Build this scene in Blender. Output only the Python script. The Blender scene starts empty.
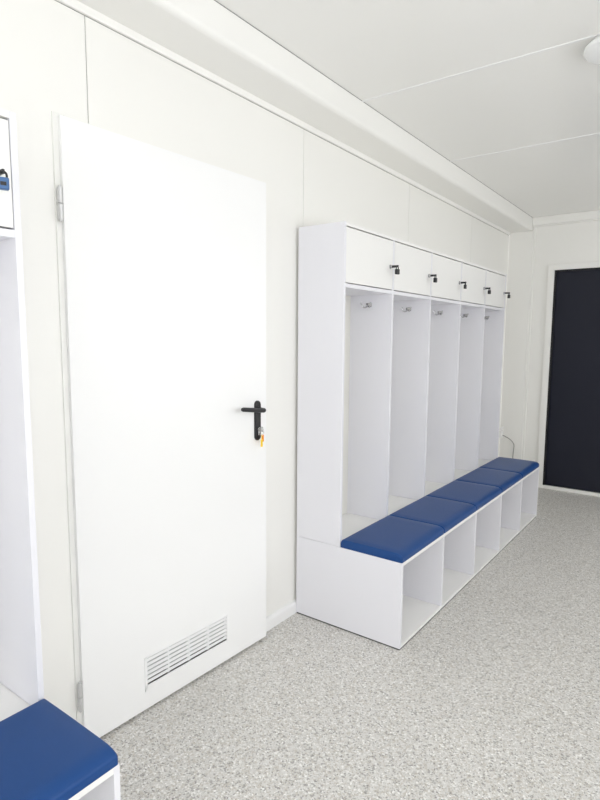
import bpy, bmesh, math, random
from mathutils import Vector, Matrix
random.seed(4)
C = bpy.context.scene.collection
R = math.radians

# ------------------------------------------------------------------ materials
def new_mat(name):
    m = bpy.data.materials.new(name); m.use_nodes = True
    nt = m.node_tree
    return m, nt, nt.nodes['Principled BSDF']

def mat(name, col, rough=.5, metal=0., spec=.5, var=0., vscale=3., bump=0., bscale=200., coat=0.):
    m, nt, b = new_mat(name)
    b.inputs['Roughness'].default_value = rough
    b.inputs['Metallic'].default_value = metal
    b.inputs['Specular IOR Level'].default_value = spec
    b.inputs['Coat Weight'].default_value = coat
    tc = nt.nodes.new('ShaderNodeTexCoord')
    nz = nt.nodes.new('ShaderNodeTexNoise'); nz.inputs['Scale'].default_value = vscale
    nz.inputs['Detail'].default_value = 3
    nt.links.new(tc.outputs['Object'], nz.inputs['Vector'])
    mx = nt.nodes.new('ShaderNodeMix'); mx.data_type = 'RGBA'
    mx.inputs[6].default_value = (*[c * (1 - var) for c in col], 1)
    mx.inputs[7].default_value = (*[min(1, c * (1 + var)) for c in col], 1)
    nt.links.new(nz.outputs['Fac'], mx.inputs[0])
    nt.links.new(mx.outputs[2], b.inputs['Base Color'])
    if bump:
        n2 = nt.nodes.new('ShaderNodeTexNoise'); n2.inputs['Scale'].default_value = bscale
        nt.links.new(tc.outputs['Object'], n2.inputs['Vector'])
        bp = nt.nodes.new('ShaderNodeBump'); bp.inputs['Strength'].default_value = bump
        bp.inputs['Distance'].default_value = .002
        nt.links.new(n2.outputs['Fac'], bp.inputs['Height'])
        nt.links.new(bp.outputs['Normal'], b.inputs['Normal'])
    return m

def floor_mat():
    m, nt, b = new_mat('speckled_vinyl')
    b.inputs['Roughness'].default_value = .42
    b.inputs['Specular IOR Level'].default_value = .45
    tc = nt.nodes.new('ShaderNodeTexCoord')
    def vor(scale, seed):
        mp = nt.nodes.new('ShaderNodeMapping'); mp.inputs['Location'].default_value = (seed, seed * 1.7, 0)
        nt.links.new(tc.outputs['Object'], mp.inputs['Vector'])
        v = nt.nodes.new('ShaderNodeTexVoronoi'); v.inputs['Scale'].default_value = scale
        nt.links.new(mp.outputs['Vector'], v.inputs['Vector'])
        s = nt.nodes.new('ShaderNodeSeparateColor'); nt.links.new(v.outputs['Color'], s.inputs['Color'])
        return s
    s1 = vor(185, 3.1)
    cr = nt.nodes.new('ShaderNodeValToRGB'); cr.color_ramp.interpolation = 'CONSTANT'
    e = cr.color_ramp.elements
    e[0].position = 0; e[0].color = FLOOR_TONES[0]
    e[1].position = .12; e[1].color = FLOOR_TONES[1]
    for p, c in zip((.30, .62, .80, .93), FLOOR_TONES[2:]):
        k = e.new(p); k.color = c
    nt.links.new(s1.outputs['Red'], cr.inputs['Fac'])
    s2 = vor(300, 9.3)
    cr2 = nt.nodes.new('ShaderNodeValToRGB'); cr2.color_ramp.interpolation = 'CONSTANT'
    e = cr2.color_ramp.elements
    e[0].position = 0; e[0].color = FLOOR_TONES[0]
    e[1].position = .15; e[1].color = FLOOR_TONES[2]
    k = e.new(.75); k.color = FLOOR_TONES[4]
    nt.links.new(s2.outputs['Green'], cr2.inputs['Fac'])
    mx = nt.nodes.new('ShaderNodeMix'); mx.data_type = 'RGBA'; mx.inputs[0].default_value = .35
    nt.links.new(cr.outputs['Color'], mx.inputs[6]); nt.links.new(cr2.outputs['Color'], mx.inputs[7])
    nz = nt.nodes.new('ShaderNodeTexNoise'); nz.inputs['Scale'].default_value = 1.6; nz.inputs['Detail'].default_value = 4
    nt.links.new(tc.outputs['Object'], nz.inputs['Vector'])
    mr = nt.nodes.new('ShaderNodeMapRange'); mr.inputs['To Min'].default_value = .93; mr.inputs['To Max'].default_value = 1.05
    nt.links.new(nz.outputs['Fac'], mr.inputs['Value'])
    m2 = nt.nodes.new('ShaderNodeMix'); m2.data_type = 'RGBA'; m2.blend_type = 'MULTIPLY'; m2.inputs[0].default_value = 1
    nt.links.new(mx.outputs[2], m2.inputs[6]); nt.links.new(mr.outputs['Result'], m2.inputs[7])
    nt.links.new(m2.outputs[2], b.inputs['Base Color'])
    return m

FLOOR_TONES = [(.25, .24, .225, 1), (.52, .48, .42, 1), (.63, .615, .585, 1), (.67, .66, .64, 1), (.78, .77, .75, 1), (.96, .95, .93, 1)]
M = dict(
    floor=floor_mat(),
    wall=mat('wall_panel_paint', (.872, .865, .835), .38, var=.01, vscale=1.5),
    ceiling=mat('ceiling_panel_paint', (.89, .885, .86), .30, var=.01, vscale=1.),
    trim=mat('trim_paint', (.88, .873, .845), .40),
    seam=mat('panel_joint', (.30, .30, .29), .7),
    backing=mat('rebate_grey', (.25, .25, .24), .8),
    doorw=mat('white_door_lacquer', (.90, .90, .90), .35, var=.005),
    frame=mat('door_frame_lacquer', (.84, .84, .81), .35),
    laminate_cool_lit=mat('white_laminate_cool_lit', (.80, .797, .838), .42, var=.008, vscale=4),  # white laminate with cool daylight tinted into sides, dividers and shelves
    laminate_warm_lit=mat('white_laminate_warm_lit', (.86, .855, .84), .38, var=.006, vscale=4),  # same white laminate, warmer and brighter light put into the colour
    edge=mat('white_edge_band', (.88, .88, .88), .4),
    hardboard=mat('hardboard_warm_lit', (.80, .79, .74), .55),  # white back board, its warm lighting mixed into the colour
    gap_shade=mat('dark_gap_shade', (.05, .05, .055), .6),  # near-black standing for shade in the gap under the units
    vinyl=mat('blue_leatherette', (.014, .062, .215), .36, spec=.22, var=.05, vscale=6, bump=.12, bscale=420),
    chrome=mat('chrome', (.55, .55, .56), .12, 1.),
    steel=mat('hinge_steel', (.66, .66, .66), .42, .5),
    black=mat('black_plastic', (.012, .012, .014), .35),
    brass_dark=mat('black_lock_body', (.015, .015, .017), .4),
    blue_lock=mat('blue_lock_body', (.05, .13, .30), .4),
    dark_door=mat('anthracite_door_paint', (.0095, .0110, .022), .5, spec=.3, var=.08, vscale=2),
    rubber=mat('black_gasket', (.008, .008, .01), .6),
    slot=mat('vent_dark', (.01, .01, .01), .8),  # black standing for the dark of the open vent slot
    mesh=mat('vent_gap_shade', (.50, .51, .51), .7),  # grey standing for the shaded gaps between louvres
    lamp=mat('opal_diffuser', (.90, .91, .91), .25),
    lamp_base=mat('white_lamp_ring', (.82, .82, .81), .35),
    cable=mat('grey_cable', (.30, .29, .28), .5),
    orange=mat('orange_plastic', (.85, .28, .01), .4),
    yellow=mat('yellow_plastic', (.90, .62, .02), .4),
)

# ------------------------------------------------------------------ mesh helpers
def box(bm, lo, hi, bev=0., seg=2):
    r = bmesh.ops.create_cube(bm, size=1)
    vs = r['verts']
    s = [hi[i] - lo[i] for i in range(3)]
    for v in vs:
        v.co = Vector([lo[i] + (v.co[i] + .5) * s[i] for i in range(3)])
    if bev > 0:
        bev = min(bev, min(abs(x) for x in s) * .45)
        es = list({e for v in vs for e in v.link_edges})
        bmesh.ops.bevel(bm, geom=es, offset=bev, segments=seg, affect='EDGES', profile=.5)

def cyl(bm, p, q, r, n=20, r2=None, bev=0.):
    p, q = Vector(p), Vector(q); d = q - p
    res = bmesh.ops.create_cone(bm, cap_ends=True, cap_tris=False, segments=n, radius1=r, radius2=r if r2 is None else r2, depth=d.length)
    mt = Matrix.Translation((p + q) / 2) @ d.to_track_quat('Z', 'Y').to_matrix().to_4x4()
    vs = res['verts']
    if bev > 0:
        es = [e for e in {e for v in vs for e in v.link_edges} if any(len(f.verts) > 4 for f in e.link_faces)]
        g = bmesh.ops.bevel(bm, geom=es, offset=bev, segments=3, affect='EDGES', profile=.5)
        vs = list({v for f in g['faces'] for v in f.verts} | {v for v in vs if v.is_valid})
    bmesh.ops.transform(bm, matrix=mt, verts=vs)

def tube(bm, pts, r, n=10, caps=True):
    pts = [Vector(p) for p in pts]
    rings = []
    up = None
    for i, p in enumerate(pts):
        t = (pts[min(i + 1, len(pts) - 1)] - pts[max(i - 1, 0)]).normalized()
        if up is None:
            up = t.orthogonal().normalized()
        up = (up - t * up.dot(t)).normalized()
        b = t.cross(up)
        rr = r[i] if isinstance(r, (list, tuple)) else r
        rings.append([bm.verts.new(p + (up * math.cos(a) + b * math.sin(a)) * rr) for a in [2 * math.pi * k / n for k in range(n)]])
    for a, b in zip(rings, rings[1:]):
        for k in range(n):
            bm.faces.new((a[k], a[(k + 1) % n], b[(k + 1) % n], b[k]))
    if caps:
        bm.faces.new(rings[0][::-1]); bm.faces.new(rings[-1])

def lathe(bm, prof, n=48, axis_loc=(0, 0, 0)):
    """profile of (radius, z)"""
    ox, oy, oz = axis_loc
    rings = []
    for r, z in prof:
        if r < 1e-6:
            rings.append([bm.verts.new((ox, oy, oz + z))])
        else:
            rings.append([bm.verts.new((ox + r * math.cos(2 * math.pi * k / n), oy + r * math.sin(2 * math.pi * k / n), oz + z)) for k in range(n)])
    for a, b in zip(rings, rings[1:]):
        if len(a) == 1 and len(b) == 1: continue
        for k in range(n):
            k2 = (k + 1) % n
            if len(a) == 1: bm.faces.new((a[0], b[k2], b[k]))
            elif len(b) == 1: bm.faces.new((a[k], a[k2], b[0]))
            else: bm.faces.new((a[k], a[k2], b[k2], b[k]))

def obj(name, bm, m, parent=None, smooth=True, angle=35, loc=None, **props):
    bmesh.ops.recalc_face_normals(bm, faces=bm.faces[:])
    me = bpy.data.meshes.new(name); bm.to_mesh(me); bm.free()
    if smooth:
        me.polygons.foreach_set('use_smooth', [True] * len(me.polygons))
        me.set_sharp_from_angle(angle=R(angle))
    me.materials.append(m)
    o = bpy.data.objects.new(name, me); C.objects.link(o)
    if smooth and name != 'seat_cushion':
        wn = o.modifiers.new('even_normals', 'WEIGHTED_NORMAL'); wn.keep_sharp = True
    if parent is not None: o.parent = parent
    if loc is not None: o.location = loc
    for k, v in props.items(): o[k] = v
    return o

def B(*boxes, bev=.0):
    bm = bmesh.new()
    for lo, hi in boxes: box(bm, lo, hi, bev)
    return bm

def struct(name, bm, m, parent=None, **k):
    o = obj(name, bm, m, parent, **k)
    if parent is None: o['kind'] = 'structure'
    return o

def empty(name, loc=(0, 0, 0), rz=0., **props):
    o = bpy.data.objects.new(name, None); C.objects.link(o)
    o.location = loc; o.rotation_euler = (0, 0, rz); o.empty_display_size = .1
    for k, v in props.items(): o[k] = v
    return o

def copy_tree(o, parent=None):
    c = o.copy(); C.objects.link(c)
    if parent is not None: c.parent = parent
    for ch in o.children: copy_tree(ch, c)
    return c

# ------------------------------------------------------------------ key sizes
XR, YB, YF = 3.15, -1.75, 5.64        # right wall, back wall, far wall
HC, HS = 2.483, 2.345                 # ceiling, top of wall panels
BAY, D1, D2, H, HB, X0 = .4765, .270, .590, 1.889, .402, .017
WT = .10

# ------------------------------------------------------------------ shell
struct('floor', B(((-.6, YB - WT, -.08), (XR + WT, YF + WT, 0))), M['floor'])

# ceiling: steel panels running across the room with thin joints
bm = bmesh.new()
seams = [YB, .38, 1.47, 2.557, 3.645, YF]
for a, b in zip(seams, seams[1:]):
    box(bm, (0, a + .0015, HC), (XR, b - .0015, HC + .04))
struct('ceiling', bm, M['ceiling'])
struct('trim_7', B(((-WT, YB - WT, HC + .0405), (XR + WT, YF + WT, HC + .10))), M['trim'])
bm = bmesh.new()                       # white joint strips in the ceiling seams
for s in seams[1:-1]:
    box(bm, (.2, s - .006, HC - .003), (XR, s + .006, HC + .003), .001)
struct('trim_1', bm, M['edge'])

# left wall: vertical panels with hairline joints, door opening cut out
DY0, DY1, DZ = 1.150, 2.030, 2.008     # opening
pan = [YB, -1.02, .108, 1.237, 2.372, 3.501, 4.632, YF]
bm = bmesh.new()
for a, b in zip(pan, pan[1:]):
    a2, b2 = a + .0016, b - .0016
    segs = [(a2, b2, 0, HS)]
    if a2 < DY0 < b2: segs = [(a2, DY0, 0, HS), (DY0, b2, DZ, HS)]
    elif a2 < DY1 < b2 and a2 > DY0: segs = [(a2, DY1, DZ, HS), (DY1, b2, 0, HS)]
    for (y0, y1, z0, z1) in segs:
        box(bm, (-WT + .01, y0, z0), (0, y1, z1), 0)
struct('wall_left', bm, M['wall'])
bm = B(((-WT, YB, HS + .001), (-.004, YF, HC - .001)))
for s in pan[1:-1]:
    z0 = DZ + .02 if DY0 < s < DY1 else 0
    box(bm, (-.02, s - .004, z0), (-.0035, s + .004, HS))
struct('trim_2', bm, M['seam'])

# closed niche added behind the ajar door to stop light leaking in
bm = B(((-.62, .95, 0), (-.60, 2.25, 2.3)), ((-.60, .95, 0), (-WT, .97, 2.3)), ((-.60, 2.23, 0), (-WT, 2.25, 2.3)), ((-.60, .97, 2.28), (-WT, 2.23, 2.30)))
struct('wall_leak_stop', bm, M['wall'])

# boxed-in soffit along the top of the left wall (rounded lower edge)
def extrude_profile(prof, y0, y1):
    bm = bmesh.new()
    a = [bm.verts.new((x, y0, z)) for x, z in prof]
    b = [bm.verts.new((x, y1, z)) for x, z in prof]
    n = len(prof)
    for k in range(n): bm.faces.new((a[k], a[(k + 1) % n], b[(k + 1) % n], b[k]))
    bm.faces.new(a); bm.faces.new(b[::-1])
    return bm
SZ = 2.368; SX = .2053; rr = .022
prof = [(0, HC), (0, SZ), (SX - rr, SZ)] + [(SX - rr + rr * math.sin(t), SZ + rr - rr * math.cos(t)) for t in [R(15 * k) for k in range(1, 7)]] + [(SX, HC - .003), (SX - .006, HC - .003), (SX - .006, HC)]
struct('trim_3', extrude_profile(prof, YB, YF), M['trim'], angle=50)
prof = [(0, SZ), (0, HS + .0018), (.010, HS + .0018), (.014, HS + .007), (.016, SZ)]
struct('trim_4', extrude_profile(prof, YB, YF), M['trim'])
struct('trim_5', B(((SX - .0055, YB, HC - .0028), (SX + .001, YF, HC - .0005))), M['seam'])

# far wall: corner post, wall sheet with door opening
FX0, FX1, FZ = .394, 1.334, 2.020      # dark door opening
struct('wall_far', B(((.0, YF + .012, 0), (FX0, YF + WT, HC)), ((FX0, YF + .012, FZ), (FX1, YF + WT, HC)), ((FX1, YF + .012, 0), (XR, YF + WT, HC))), M['wall'])
struct('trim_6', B(((.002, YF - .012, 0), (.212, YF + .012, SZ)), ((.212, YF - .004, 0), (.232, YF + .012, HC - .07)), bev=.003), M['trim'])
struct('trim_8', B(((.206, YF - .022, HC - .072), (XR, YF + .012, HC - .001)), ((.206, YF - .012, HC - .082), (XR, YF + .012, HC - .072)), bev=.003), M['trim'])
struct('baseboard_far', B(((.232, YF - .002, 0), (FX0 - .045, YF + .012, .06)), ((FX1 + .045, YF - .002, 0), (XR, YF + .012, .06)), bev=.003), M['trim'])
# baseboard on the left wall: hollow PVC skirting with a rounded top
prof = [(.0, 0), (.016, 0), (.0165, .042), (.014, .052), (.008, .058), (.0, .060)]
bm = extrude_profile(prof, 2.068, YF - .012)
bm2 = extrude_profile(prof, YB, 1.10)
struct('baseboard_left', bm, M['edge'])
struct('baseboard_near', bm2, M['edge'])

# back wall and right wall, each with a daylight window, plus one added to brighten the far end
def wall_with_hole(axis, pos, lo, hi, w0, w1, z0, z1, thick):
    bm = bmesh.new()
    def bx(a, b, c, d):
        if axis == 'y': box(bm, (a, pos, c), (b, pos + thick, d))
        else: box(bm, (pos, a, c), (pos + thick, b, d))
    bx(lo, w0, 0, HC); bx(w1, hi, 0, HC); bx(w0, w1, 0, z0); bx(w0, w1, z1, HC)
    return bm
WB = (.55, 2.75, .75, 2.20)
struct('wall_back', wall_with_hole('y', YB - WT, 0, XR, *WB, WT), M['wall'])
WR = (-.9, 2.3, .85, 2.20)
WR2 = (3.3, 4.9, .85, 2.20)  # added opening, lets more daylight onto the far wall
bm = wall_with_hole('x', XR, YB - WT, 2.8, *WR, WT)
def bx(a, b, c, d): box(bm, (XR, a, c), (XR + WT, b, d))
bx(2.8, WR2[0], 0, HC); bx(WR2[1], YF + WT, 0, HC); bx(WR2[0], WR2[1], 0, WR2[2]); bx(WR2[0], WR2[1], WR2[3], HC)
struct('wall_right', bm, M['wall'])
def window(name, axis, pos, a, b, z0, z1, nmull):
    bm = bmesh.new()
    def bx(u0, u1, v0, v1, d0=-.01, d1=.05):
        if axis == 'y': box(bm, (u0, pos + d0, v0), (u1, pos + d1, v1), .004)
        else: box(bm, (pos + d0, u0, v0), (pos + d1, u1, v1), .004)
    f = .055
    bx(a, b, z0, z0 + f); bx(a, b, z1 - f, z1); bx(a, a + f, z0 + f, z1 - f); bx(b - f, b, z0 + f, z1 - f)
    for k in range(1, nmull + 1):
        u = a + (b - a) * k / (nmull + 1)
        bx(u - .03, u + .03, z0 + f, z1 - f)
    return struct(name, bm, M['edge'])
window('window_1', 'y', YB - .06, *WB, 1)
window('window_2', 'x', XR + .02, *WR, 2)
window('window_added', 'x', XR + .02, *WR2, 1)  # added window, brightens the far end of the room

# ------------------------------------------------------------------ white door, left slightly ajar
# frame
bm = bmesh.new()
fo = .030
for (lo, hi) in (((-.09, DY0 - fo - .006, 0), (.006, DY0 + .0, DZ + .024)), ((-.09, DY1, 0), (.006, DY1 + fo, DZ + .024)), ((-.09, DY0, DZ), (.006, DY1, DZ + .024))):
    box(bm, lo, hi, .0025)
box(bm, (-.06, DY0, 0), (-.042, DY0 + .02, DZ - .02)); box(bm, (-.06, DY1 - .02, 0), (-.042, DY1, DZ - .02)); box(bm, (-.06, DY0, DZ - .02), (-.042, DY1, DZ))
door_frame = struct('trim_9', bm, M['frame'])
ang = -math.asin(.032 / .905)
door = empty('door_1', (.006, 1.131, 0), ang, kind='structure')
LW, LZ0, LZ1 = .905, .012, 2.022       # leaf, local: width along +y, front face at x=+.016
V = (.241, .663, .082, .212)           # vent rectangle (y0, y1, z0, z1)
bm = bmesh.new()
F0, F1 = -.004, .014                   # overlapping front skin
gi = .022
vy0, vy1, vz0, vz1 = V[0] + .010, V[1] - .008, V[2] + .020, V[3] - .003
# skin as four boxes around vent opening, one merged surface
def slab(bm, x0, x1, y0, y1, z0, z1, hy0, hy1, hz0, hz1):
    vs = {}
    ys = (y0, hy0, hy1, y1); zs = (z0, hz0, hz1, z1)
    for x in (x0, x1):
        for i, y in enumerate(ys):
            for j, z in enumerate(zs):
                vs[x, i, j] = bm.verts.new((x, y, z))
    for x in (x0, x1):
        for i in range(3):
            for j in range(3):
                if (i, j) != (1, 1): bm.faces.new([vs[x, i, j], vs[x, i + 1, j], vs[x, i + 1, j + 1], vs[x, i, j + 1]])
    ring = [(0, 0), (1, 0), (2, 0), (3, 0), (3, 1), (3, 2), (3, 3), (2, 3), (1, 3), (0, 3), (0, 2), (0, 1)]
    hole = [(1, 1), (2, 1), (2, 2), (1, 2)]
    for lp in (ring, hole):
        for a, b in zip(lp, lp[1:] + lp[:1]):
            bm.faces.new([vs[x0, *a], vs[x0, *b], vs[x1, *b], vs[x1, *a]])
slab(bm, F0, F1, 0, LW, LZ0, LZ1, vy0, vy1, vz0, vz1)
slab(bm, -.036, F0 - .0002, .020, LW - .020, LZ0, LZ1 - .020, vy0, vy1, vz0, vz1)
obj('door_leaf', bm, M['doorw'], door)
# vent grille
bm = bmesh.new()
def ring_box(x0, x1, y0, y1, z0, z1, t, bev):
    box(bm, (x0, y0, z0), (x1, y1, z0 + t), bev); box(bm, (x0, y0, z1 - t), (x1, y1, z1), bev)
    box(bm, (x0, y0, z0), (x1, y0 + t * 1.1, z1), bev); box(bm, (x0, y1 - t, z0), (x1, y1, z1), bev)
box(bm, (F1 - .002, V[0], V[2]), (F1 + .003, V[1], V[2] + .021), .001); box(bm, (F1 - .002, V[0], V[3] - .004), (F1 + .003, V[1], V[3]), .001)
box(bm, (F1 - .002, V[0], V[2]), (F1 + .003, V[0] + .011, V[3]), .001); box(bm, (F1 - .002, V[1] - .007, V[2]), (F1 + .003, V[1], V[3]), .001)
vent = obj('vent_grille', bm, M['doorw'], door)
iy0, iy1, iz0, iz1 = V[0] + .0105, V[1] - .0085, V[2] + .0205, V[3] - .0035
nl = 6; pitch = (iz1 - iz0 - .006) / nl
for k in range(nl):
    bm = bmesh.new()
    z = iz0 + .006 + pitch * k
    z += .002
    a = [(F1 - .007, z + .0055), (F1 + .0015, z), (F1 + .0025, z + .0012), (F1 - .006, z + .0070)]
    f = []
    for y in (iy0, iy1): f.append([bm.verts.new((x, y, zz)) for x, zz in a])
    for i in range(4): bm.faces.new((f[0][i], f[0][(i + 1) % 4], f[1][(i + 1) % 4], f[1][i]))
    bm.faces.new(f[0]); bm.faces.new(f[1][::-1])
    obj('louvre', bm, M['doorw'], vent)
bm = bmesh.new()
for k in range(1, 4):
    y = iy0 + (iy1 - iy0) * k / 4
    box(bm, (F1 - .012, y - .004, iz0), (F1 - .003, y + .004, iz1))
obj('rib', bm, M['doorw'], vent)
obj('vent_gap_shade', B(((F1 - .018, iy0 - .001, iz0 + .012), (F1 - .016, iy1 + .001, iz1))), M['mesh'], vent)  # grey sheet put in as the shade seen between louvres
obj('vent_slot_shade', B(((F1 - .024, iy0 - .001, iz0 - .001), (F1 - .0185, iy1 + .001, iz0 + .02)), ((F1 - .0155, iy0 - .001, iz0 - .001), (F1 - .001, iy1 + .001, iz0 + .001))), M['slot'], vent)  # black back and sill strip added to darken the bottom slot
# hinges
for zc in (1.768, .193):
    bm = bmesh.new()
    cyl(bm, (.012, -.009, zc - .047), (.012, -.009, zc - .001), .0078, 18, bev=.001)
    cyl(bm, (.012, -.009, zc + .001), (.012, -.009, zc + .047), .0078, 18, bev=.001)
    cyl(bm, (.012, -.009, zc + .047), (.012, -.009, zc + .052), .005, 12, bev=.001)
    cyl(bm, (.012, -.009, zc - .052), (.012, -.009, zc - .047), .005, 12, bev=.001)
    box(bm, (-.004, -.013, zc - .040), (.006, -.008, zc - .004), .001)
    box(bm, (-.002, -.010, zc + .002), (.010, .002, zc + .045), .001)
    obj('hinge', bm, M['steel'], door, label='grey steel door hinge')
# handle set
hy, hz0, hz1 = .845, .935, 1.108
bm = bmesh.new()                       # backplate, stadium shape
w2 = .0175
pr = []
for k in range(13):
    t = math.pi * k / 12; pr.append((hy + w2 * math.cos(t), hz1 - w2 + w2 * math.sin(t)))
for k in range(13):
    t = math.pi + math.pi * k / 12; pr.append((hy + w2 * math.cos(t), hz0 + w2 + w2 * math.sin(t)))
layers = [[bm.verts.new((x, hy + (y - hy) * s, (hz0 + hz1) / 2 + (z - (hz0 + hz1) / 2) * (1 - (1 - s) * .2))) for y, z in pr] for x, s in ((F1, 1), (F1 + .006, 1), (F1 + .009, .88))]
for a, b in zip(layers, layers[1:]):
    for k in range(len(pr)): bm.faces.new((a[k], a[(k + 1) % len(pr)], b[(k + 1) % len(pr)], b[k]))
bm.faces.new(layers[0][::-1]); bm.faces.new(layers[-1])
plate = obj('handle_plate', bm, M['black'], door, label='black handle backplate')
bm = bmesh.new()
zl = 1.070
cyl(bm, (F1 + .008, hy, zl), (F1 + .018, hy, zl), .0125, 24, bev=.001)
pts = [(F1 + .016, hy, zl), (F1 + .036, hy, zl)]
for k in range(1, 7):
    t = R(15 * k); pts.append((F1 + .036 + .012 * math.sin(t), hy - .012 + .012 * math.cos(t), zl))
pts += [(F1 + .048, hy - .03, zl + .002), (F1 + .049, hy - .07, zl + .007), (F1 + .049, hy - .134, zl + .015), (F1 + .047, hy - .141, zl + .016)]
tube(bm, pts, [.0095] * (len(pts) - 2) + [.0092, .006], 16)
obj('lever', bm, M['black'], plate)
bm = bmesh.new()
cyl(bm, (F1 + .006, hy, .985), (F1 + .016, hy, .985), .0088, 20, bev=.001)
box(bm, (F1 + .006, hy - .005, .958), (F1 + .016, hy + .005, .982), .003)
obj('lock_cylinder', bm, M['chrome'], plate, label='chrome lock cylinder')

# key with its tags hanging from the cylinder
rot = Matrix.Rotation(ang, 4, 'Z'); dl = Vector((.006, 1.131, 0))
def W(p): return tuple(rot @ Vector(p) + dl)
key = empty('key', W((F1 + .020, hy, .986)), ang, label='key left in the white door\'s lock with orange and yellow tags hanging', category='key')
bm = bmesh.new()
cyl(bm, (-.013, 0, 0), (.004, 0, 0), .0022, 10)
bow = [(.003, -.004), (.004, -.009), (.008, -.012), (.014, -.010), (.017, 0), (.014, .010), (.008, .012), (.004, .009), (.003, .004)]
fr = [[bm.verts.new((x, yy, z)) for x, z in bow] for yy in (-.0012, .0012)]
n = len(bow)
for k in range(n): bm.faces.new((fr[0][k], fr[0][(k + 1) % n], fr[1][(k + 1) % n], fr[1][k]))
bm.faces.new(fr[0][::-1]); bm.faces.new(fr[1])
obj('bow', bm, M['chrome'], key)
bm = bmesh.new()
ringp = [(.009 + .010 * math.cos(t) * .4, -.001 + .010 * math.cos(t) * .9, -.016 + .010 * math.sin(t)) for t in [2 * math.pi * k / 24 for k in range(25)]]
tube(bm, ringp, .0011, 8, caps=False)
obj('key_ring', bm, M['chrome'], key)
bm = bmesh.new()
box(bm, (.004, .002, -.056), (.007, .016, -.024), .0014)
obj('key_tag', bm, M['orange'], key, label='orange key tag')
bm = bmesh.new()
box(bm, (.010, -.010, -.076), (.013, .002, -.044), .0014)
box(bm, (.0105, -.006, -.047), (.0125, -.003, -.022), .0008)
obj('key_tag', bm, M['yellow'], key, label='yellow key tag')

# ------------------------------------------------------------------ dark far door
d2 = empty('door_2', (.413, YF + .004, 0), 0, kind='structure')
dw, dz0, dz1 = .905, .030, 2.003
obj('door_leaf', B(((.012, .022, dz0), (dw - .012, .060, dz1 - .012)), bev=.002), M['dark_door'], d2)
bm = B(((0, -.002, dz0), (.014, .060, dz1)), ((dw - .014, -.002, dz0), (dw, .060, dz1)), ((.014, -.002, dz1 - .014), (dw - .014, .060, dz1)))
obj('gasket', bm, M['rubber'], d2)
for zc in (.35, 1.75):
    bm = bmesh.new(); cyl(bm, (dw - .02, .016, zc - .05), (dw - .02, .016, zc + .05), .008, 16, bev=.001)
    obj('hinge', bm, M['rubber'], d2)
bm = B(((FX0 - .036, YF - .010, 0), (.4125, YF + .0115, FZ + .034)), ((1.3185, YF - .010, 0), (FX1 + .036, YF + .0115, FZ + .034)), ((.4125, YF - .010, dz1 + .0005), (1.3185, YF + .0115, FZ + .034)), bev=.003)
box(bm, (.4125, YF - .006, 0), (1.3185, YF + .0115, .0295), .002)
struct('trim_10', bm, M['trim'])
struct('wall_outside', B(((FX0, YF + .07, 0), (FX1, YF + WT, FZ))), M['backing'])

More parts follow.
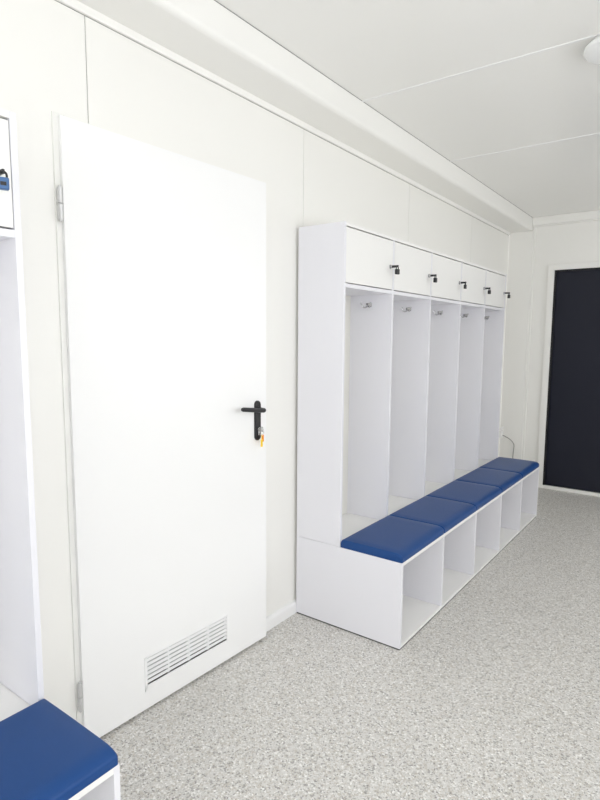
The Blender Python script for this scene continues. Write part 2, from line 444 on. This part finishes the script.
# ------------------------------------------------------------------ locker bench unit
T = .016
def make_unit(label, nb, inset=.030):
    L = BAY * nb
    u = empty('locker_bench', (0, 0, 0), 0, label=label, category='locker unit', group='white locker benches along the wall')
    bv = .0008
    def P(name, lo, hi, m='laminate_cool_lit', b=bv, parent=u, **k): return obj(name, B((lo, hi), bev=b), M[m], parent, **k)
    # seat box
    P('gap_shade_strip', (X0 + .004, .0015, 0), (D2 - .0015, L - .0015, .006), 'gap_shade', 0)  # dark strip drawn in as the shaded gap line at the floor
    P('base_board', (X0, T, .006), (D2, L - T, .020), 'laminate_warm_lit')
    P('seat_board', (X0, T, HB - T), (D2, L - T, HB), 'laminate_warm_lit')
    P('back_panel', (X0, T, .020), (X0 + .004, L - T, HB - T), 'laminate_warm_lit')
    for k in (0, nb):
        y = 0 if k == 0 else L - T
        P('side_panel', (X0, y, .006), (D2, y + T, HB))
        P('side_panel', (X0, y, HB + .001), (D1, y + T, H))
    for k in range(1, nb):
        y = k * BAY - T / 2
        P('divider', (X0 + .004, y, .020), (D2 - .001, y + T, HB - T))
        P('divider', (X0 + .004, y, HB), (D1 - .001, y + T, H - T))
    # upper part
    P('top_board', (X0, T, H - T), (D1, L - T, H), 'laminate_warm_lit')
    P('back_panel', (X0, T, HB), (X0 + .004, L - T, H - T), 'hardboard')
    for k in range(nb):
        y0 = T if k == 0 else k * BAY + T / 2
        y1 = L - T if k == nb - 1 else (k + 1) * BAY - T / 2
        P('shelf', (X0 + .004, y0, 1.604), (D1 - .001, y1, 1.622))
        g = .0022
        dr = P('door', (D1 - .018, y0 + g, 1.622 + .0045), (D1 - .001, y1 - g, H - T - .0055), 'laminate_warm_lit', .001)
        bm = bmesh.new(); yl = y1 - inset
        cyl(bm, (D1 - .002, yl, 1.738), (D1 + .003, yl, 1.738), .011, 20, bev=.001)
        cyl(bm, (D1 + .003, yl, 1.738), (D1 + .012, yl, 1.738), .0075, 20, bev=.001)
        lk = obj('lock_rosette', bm, M['chrome'], dr, label='chrome lock rosette')
        bm = bmesh.new()
        cyl(bm, (D1 + .010, yl, 1.738), (D1 + .028, yl, 1.738), .0062, 16, bev=.001)
        box(bm, (D1 + .024, yl - .003, 1.7325), (D1 + .046, yl + .003, 1.7435), .002)
        obj('lock_stem', bm, M['black'], lk, label='black lock stem')
        # double coat hook on the divider face that closes the bay
        bm = bmesh.new(); hx, hz = .135, 1.552
        box(bm, (hx - .017, y1 - .0035, hz - .010), (hx + .017, y1, hz + .012), .0015)
        for s in (-1, 1):
            pts = []
            for j in range(9):
                t = j / 8
                pts.append((hx + s * (.004 + .024 * t), y1 - .003 - .030 * math.sin(t * 1.7), hz - .004 - .012 * math.sin(t * math.pi) + .012 * t * t))
            tube(bm, pts, [.0032] * 8 + [.0045], 10)
            bmesh.ops.create_uvsphere(bm, u_segments=12, v_segments=8, radius=.0055, matrix=Matrix.Translation(pts[-1]))
        obj('coat_hook', bm, M['chrome'], u, label='chrome double coat hook')
    return u

U1Y = 2.3120
unit = make_unit('long white locker bench right of the white door, five bays with blue seats', 5)
unit.location = (0, U1Y, 0)
unit2 = make_unit('near white locker bench at the left edge of the photo, before the white door', 2, .042)
U2Y = .868 - 2 * BAY
unit2.location = (0, U2Y, 0)

# ------------------------------------------------------------------ cushions
CT = .038
def cushion_mesh(wy, wx, seed):
    rnd = random.Random(seed)
    def ticks(L, r0, r1, n=8, m=10):
        a = [r0 * (1 - math.cos(math.pi / 2 * k / n)) for k in range(n)]
        b = [r0 + (L - r0 - r1) * k / m for k in range(m + 1)]
        c = [L - r1 * (1 - math.cos(math.pi / 2 * k / n)) for k in range(n - 1, -1, -1)]
        return a + b + c
    rf, rb, rs = .045, .014, .008
    xs = ticks(wx, rb, rf); ys = ticks(wy, rs, rs)
    def edge(t, r): return 1. if t >= r else math.sqrt(max(0, 1 - (1 - t / r) ** 2))
    z0 = .016
    bm = bmesh.new(); grid = []
    ph = rnd.uniform(0, 6)
    cr = .007
    for x in xs:
        row = []
        for y in ys:
            e = min(edge(x, rb), 1) * edge(wx - x, rf) * edge(y, rs) * edge(wy - y, rs)
            bulge = .0022 * math.sin(math.pi * x / wx) * math.sin(math.pi * y / wy)
            wrk = .0006 * math.sin(18 * x + 9 * y + ph) * e
            # rounded plan corners
            px, py = x, y
            for cx, sx in ((0, 1), (wx, -1)):
                for cy, sy in ((0, 1), (wy, -1)):
                    dx, dy = (cr - (px - cx) * sx), (cr - (py - cy) * sy)
                    if dx > 0 and dy > 0:
                        d = math.hypot(dx, dy); m_ = max(dx, dy)
                        if d > 1e-9:
                            dx2, dy2 = dx * m_ / d, dy * m_ / d
                            px, py = cx + sx * (cr - dx2), cy + sy * (cr - dy2)
            row.append(bm.verts.new((px, py, z0 + (CT - z0) * e + bulge + wrk)))
        grid.append(row)
    nx, ny = len(xs), len(ys)
    for i in range(nx - 1):
        for j in range(ny - 1):
            bm.faces.new((grid[i][j], grid[i + 1][j], grid[i + 1][j + 1], grid[i][j + 1]))
    loop = [grid[i][0] for i in range(nx)] + [grid[nx - 1][j] for j in range(1, ny)] + [grid[i][ny - 1] for i in range(nx - 2, -1, -1)] + [grid[0][j] for j in range(ny - 2, 0, -1)]
    low = [bm.verts.new((v.co.x, v.co.y, 0)) for v in loop]
    n = len(loop)
    for k in range(n): bm.faces.new((loop[k], low[k], low[(k + 1) % n], loop[(k + 1) % n]))
    bm.faces.new(low)
    return bm
CW = D2 - D1 - .001
lab = ['blue seat cushion nearest the camera on the long locker bench', 'second blue seat cushion from the near end of the long bench',
       'middle blue seat cushion of the five on the long bench', 'fourth blue seat cushion from the near end of the long bench',
       'farthest blue seat cushion on the long bench, at the dark door end']
for k in range(5):
    obj('seat_cushion', cushion_mesh(BAY - .0015, CW, k), M['vinyl'], loc=(D1 + .001, U1Y + k * BAY + .0008, HB + .0002),
        angle=60, label=lab[k], category='cushion', group='blue cushions on the long bench')
lab = ['blue seat cushion on the near left bench, farther back from white door', 'blue seat cushion at the bottom left corner, on the near bench']
for k in range(2):
    obj('seat_cushion', cushion_mesh(BAY - .0015, CW, 7 + k), M['vinyl'], loc=(D1 + .001, U2Y + k * BAY + .0008, HB + .0002),
        angle=60, label=lab[k], category='cushion', group='blue cushions on the near left bench')

# ------------------------------------------------------------------ padlocks
def make_padlock(bodym, s=1.):
    root = empty('padlock', (0, 0, 0), 0, category='padlock')
    bm = bmesh.new()                   # origin at the top of the shackle's inner arch
    box(bm, (-.0075 * s, -.0120 * s, -.037 * s), (.0075 * s, .0120 * s, -.011 * s), .003 * s, 3)
    b = obj('body', bm, M[bodym], root)
    bm = bmesh.new()
    box(bm, (.0070 * s, -.006 * s, -.029 * s), (.0082 * s, .006 * s, -.021 * s), .0004)
    obj('front_badge', bm, M['black'], b)
    bm = bmesh.new()
    pts = [(0, -.0082 * s, -.018 * s), (0, -.0082 * s, -.006 * s)]
    pts += [(0, -.0082 * s * math.cos(t), (-.006 + .0082 * math.sin(t)) * s) for t in [math.pi * k / 12 for k in range(1, 12)]]
    pts += [(0, .0082 * s, -.006 * s), (0, .0082 * s, -.018 * s)]
    tube(bm, pts, .0024 * s, 10)
    obj('shackle', bm, M['black'], root)
    return root
proto = make_padlock('brass_dark')
plab = ['black padlock on the near end locker door of the long bench', 'black padlock on the second locker door from the near end',
        'black padlock on the middle locker door of the long bench', 'black padlock on the fourth locker door from the near end',
        'black padlock on the farthest locker door, near the dark door']
for k in range(5):
    p = proto if k == 0 else copy_tree(proto)
    y1 = (5 * BAY - T) if k == 4 else (k + 1) * BAY - T / 2
    p.location = (D1 + .0395, U1Y + y1 - .030, 1.7350)
    p.rotation_euler = (0, 0, R(-12 + 9 * (k % 3)))
    p['label'] = plab[k]; p['group'] = 'black padlocks on the locker doors'
blue = make_padlock('blue_lock', 1.03)
blue.location = (D1 + .0395, U2Y + 2 * BAY - T - .042, 1.7370); blue.rotation_euler = (0, 0, R(-20))
blue['label'] = 'blue bodied padlock with black shackle on the near left locker door'

# ------------------------------------------------------------------ ceiling lamp
LX, LY = 1.256, 2.650
lamp = empty('ceiling_lamp', (LX, LY, HC), 0, label='round white disc lamp on the ceiling, cut by the right edge', category='ceiling lamp')
bm = bmesh.new()
lathe(bm, [(0, -.0005), (.108, -.0005), (.110, -.003), (.110, -.009), (.107, -.011), (0, -.011)])
obj('lamp_base', bm, M['lamp_base'], lamp)
bm = bmesh.new()
lathe(bm, [(0, -.0115), (.119, -.0115), (.124, -.014), (.126, -.020), (.124, -.027), (.117, -.033), (.095, -.037), (.05, -.039), (0, -.0395)])
obj('diffuser', bm, M['lamp'], lamp, angle=60)

# ------------------------------------------------------------------ cable in the far corner
bm = bmesh.new()
ctrl = [(.0405, 5.585, .468), (.060, 5.585, .462), (.105, 5.59, .438), (.138, 5.595, .405), (.147, 5.60, .370), (.142, 5.60, .28), (.140, 5.60, .004)]
pts = []
for i in range(len(ctrl) - 1):
    p0, p1, p2, p3 = [Vector(ctrl[max(0, min(len(ctrl) - 1, i + d))]) for d in (-1, 0, 1, 2)]
    for j in range(6):
        t = j / 6
        pts.append(.5 * ((2 * p1) + (p2 - p0) * t + (2 * p0 - 5 * p1 + 4 * p2 - p3) * t * t + (3 * p1 - p0 - 3 * p2 + p3) * t ** 3))
pts.append(Vector(ctrl[-1]))
tube(bm, pts, .0038, 8)
obj('cable', bm, M['cable'], label='thin grey cable bending down to the floor behind the long bench', category='cable')
sk = empty('wall_socket', (0, 5.58, .48), 0, label='small white box on the wall above the bent grey cable', category='socket')
obj('socket_box', B(((.0005, -.035, -.035), (.040, .035, .035)), bev=.005), M['edge'], sk)
bm = bmesh.new(); cyl(bm, (.025, 0, .0355), (.025, 0, .060), .011, 20, bev=.002); cyl(bm, (.025, 0, .0605), (.050, 0, .066), .008, 16, bev=.002)
obj('cable_gland', bm, M['edge'], sk)

# ------------------------------------------------------------------ light
w = bpy.data.worlds.new('daylight'); bpy.context.scene.world = w; w.use_nodes = True
bg = w.node_tree.nodes['Background']
bg.inputs['Color'].default_value = (.957, .975, 1.0, 1); bg.inputs['Strength'].default_value = 4.0
def portal(name, loc, rot, sx, sy):
    l = bpy.data.lights.new(name, 'AREA'); l.shape = 'RECTANGLE'; l.size = sx; l.size_y = sy
    l.cycles.is_portal = True
    o = bpy.data.objects.new(name, l); C.objects.link(o); o.location = loc; o.rotation_euler = rot
portal('daylight_back', ((WB[0] + WB[1]) / 2, YB - WT - .01, (WB[2] + WB[3]) / 2), (R(90), 0, 0), WB[1] - WB[0], WB[3] - WB[2])
for q in (WR, WR2):
    portal('daylight_right', (XR + WT + .01, (q[0] + q[1]) / 2, (q[2] + q[3]) / 2), (0, R(90), 0), q[3] - q[2], q[1] - q[0])

# ------------------------------------------------------------------ camera
cx, cy, cz, yaw, pitch, roll, f = 1.61801, .16076, 1.37044, .63417, -.11393, .00678, 559.07643
F = Vector((-math.sin(yaw) * math.cos(pitch), math.cos(yaw) * math.cos(pitch), math.sin(pitch)))
Rt = Vector((math.cos(yaw), math.sin(yaw), 0)); U = Rt.cross(F)
R2 = math.cos(roll) * Rt + math.sin(roll) * U; U2 = -math.sin(roll) * Rt + math.cos(roll) * U
cam = bpy.data.cameras.new('camera'); co = bpy.data.objects.new('camera', cam); C.objects.link(co)
mw = Matrix((R2, U2, -F)).transposed().to_4x4(); mw.translation = (cx, cy, cz)
co.matrix_world = mw
cam.sensor_fit = 'VERTICAL'; cam.sensor_height = 32; cam.lens = f * 32 / 800
cam.shift_y = 3.3795 / 800; cam.shift_x = -.615 / 800
cam.clip_start = .01
sc = bpy.context.scene; sc.camera = co
sc.view_settings.view_transform = 'Standard'; sc.view_settings.look = 'None'
sc.view_settings.gamma = 1; sc.view_settings.use_curve_mapping = False
sc.view_settings.exposure = 0.
sc.cycles.max_bounces = 16; sc.cycles.diffuse_bounces = 10
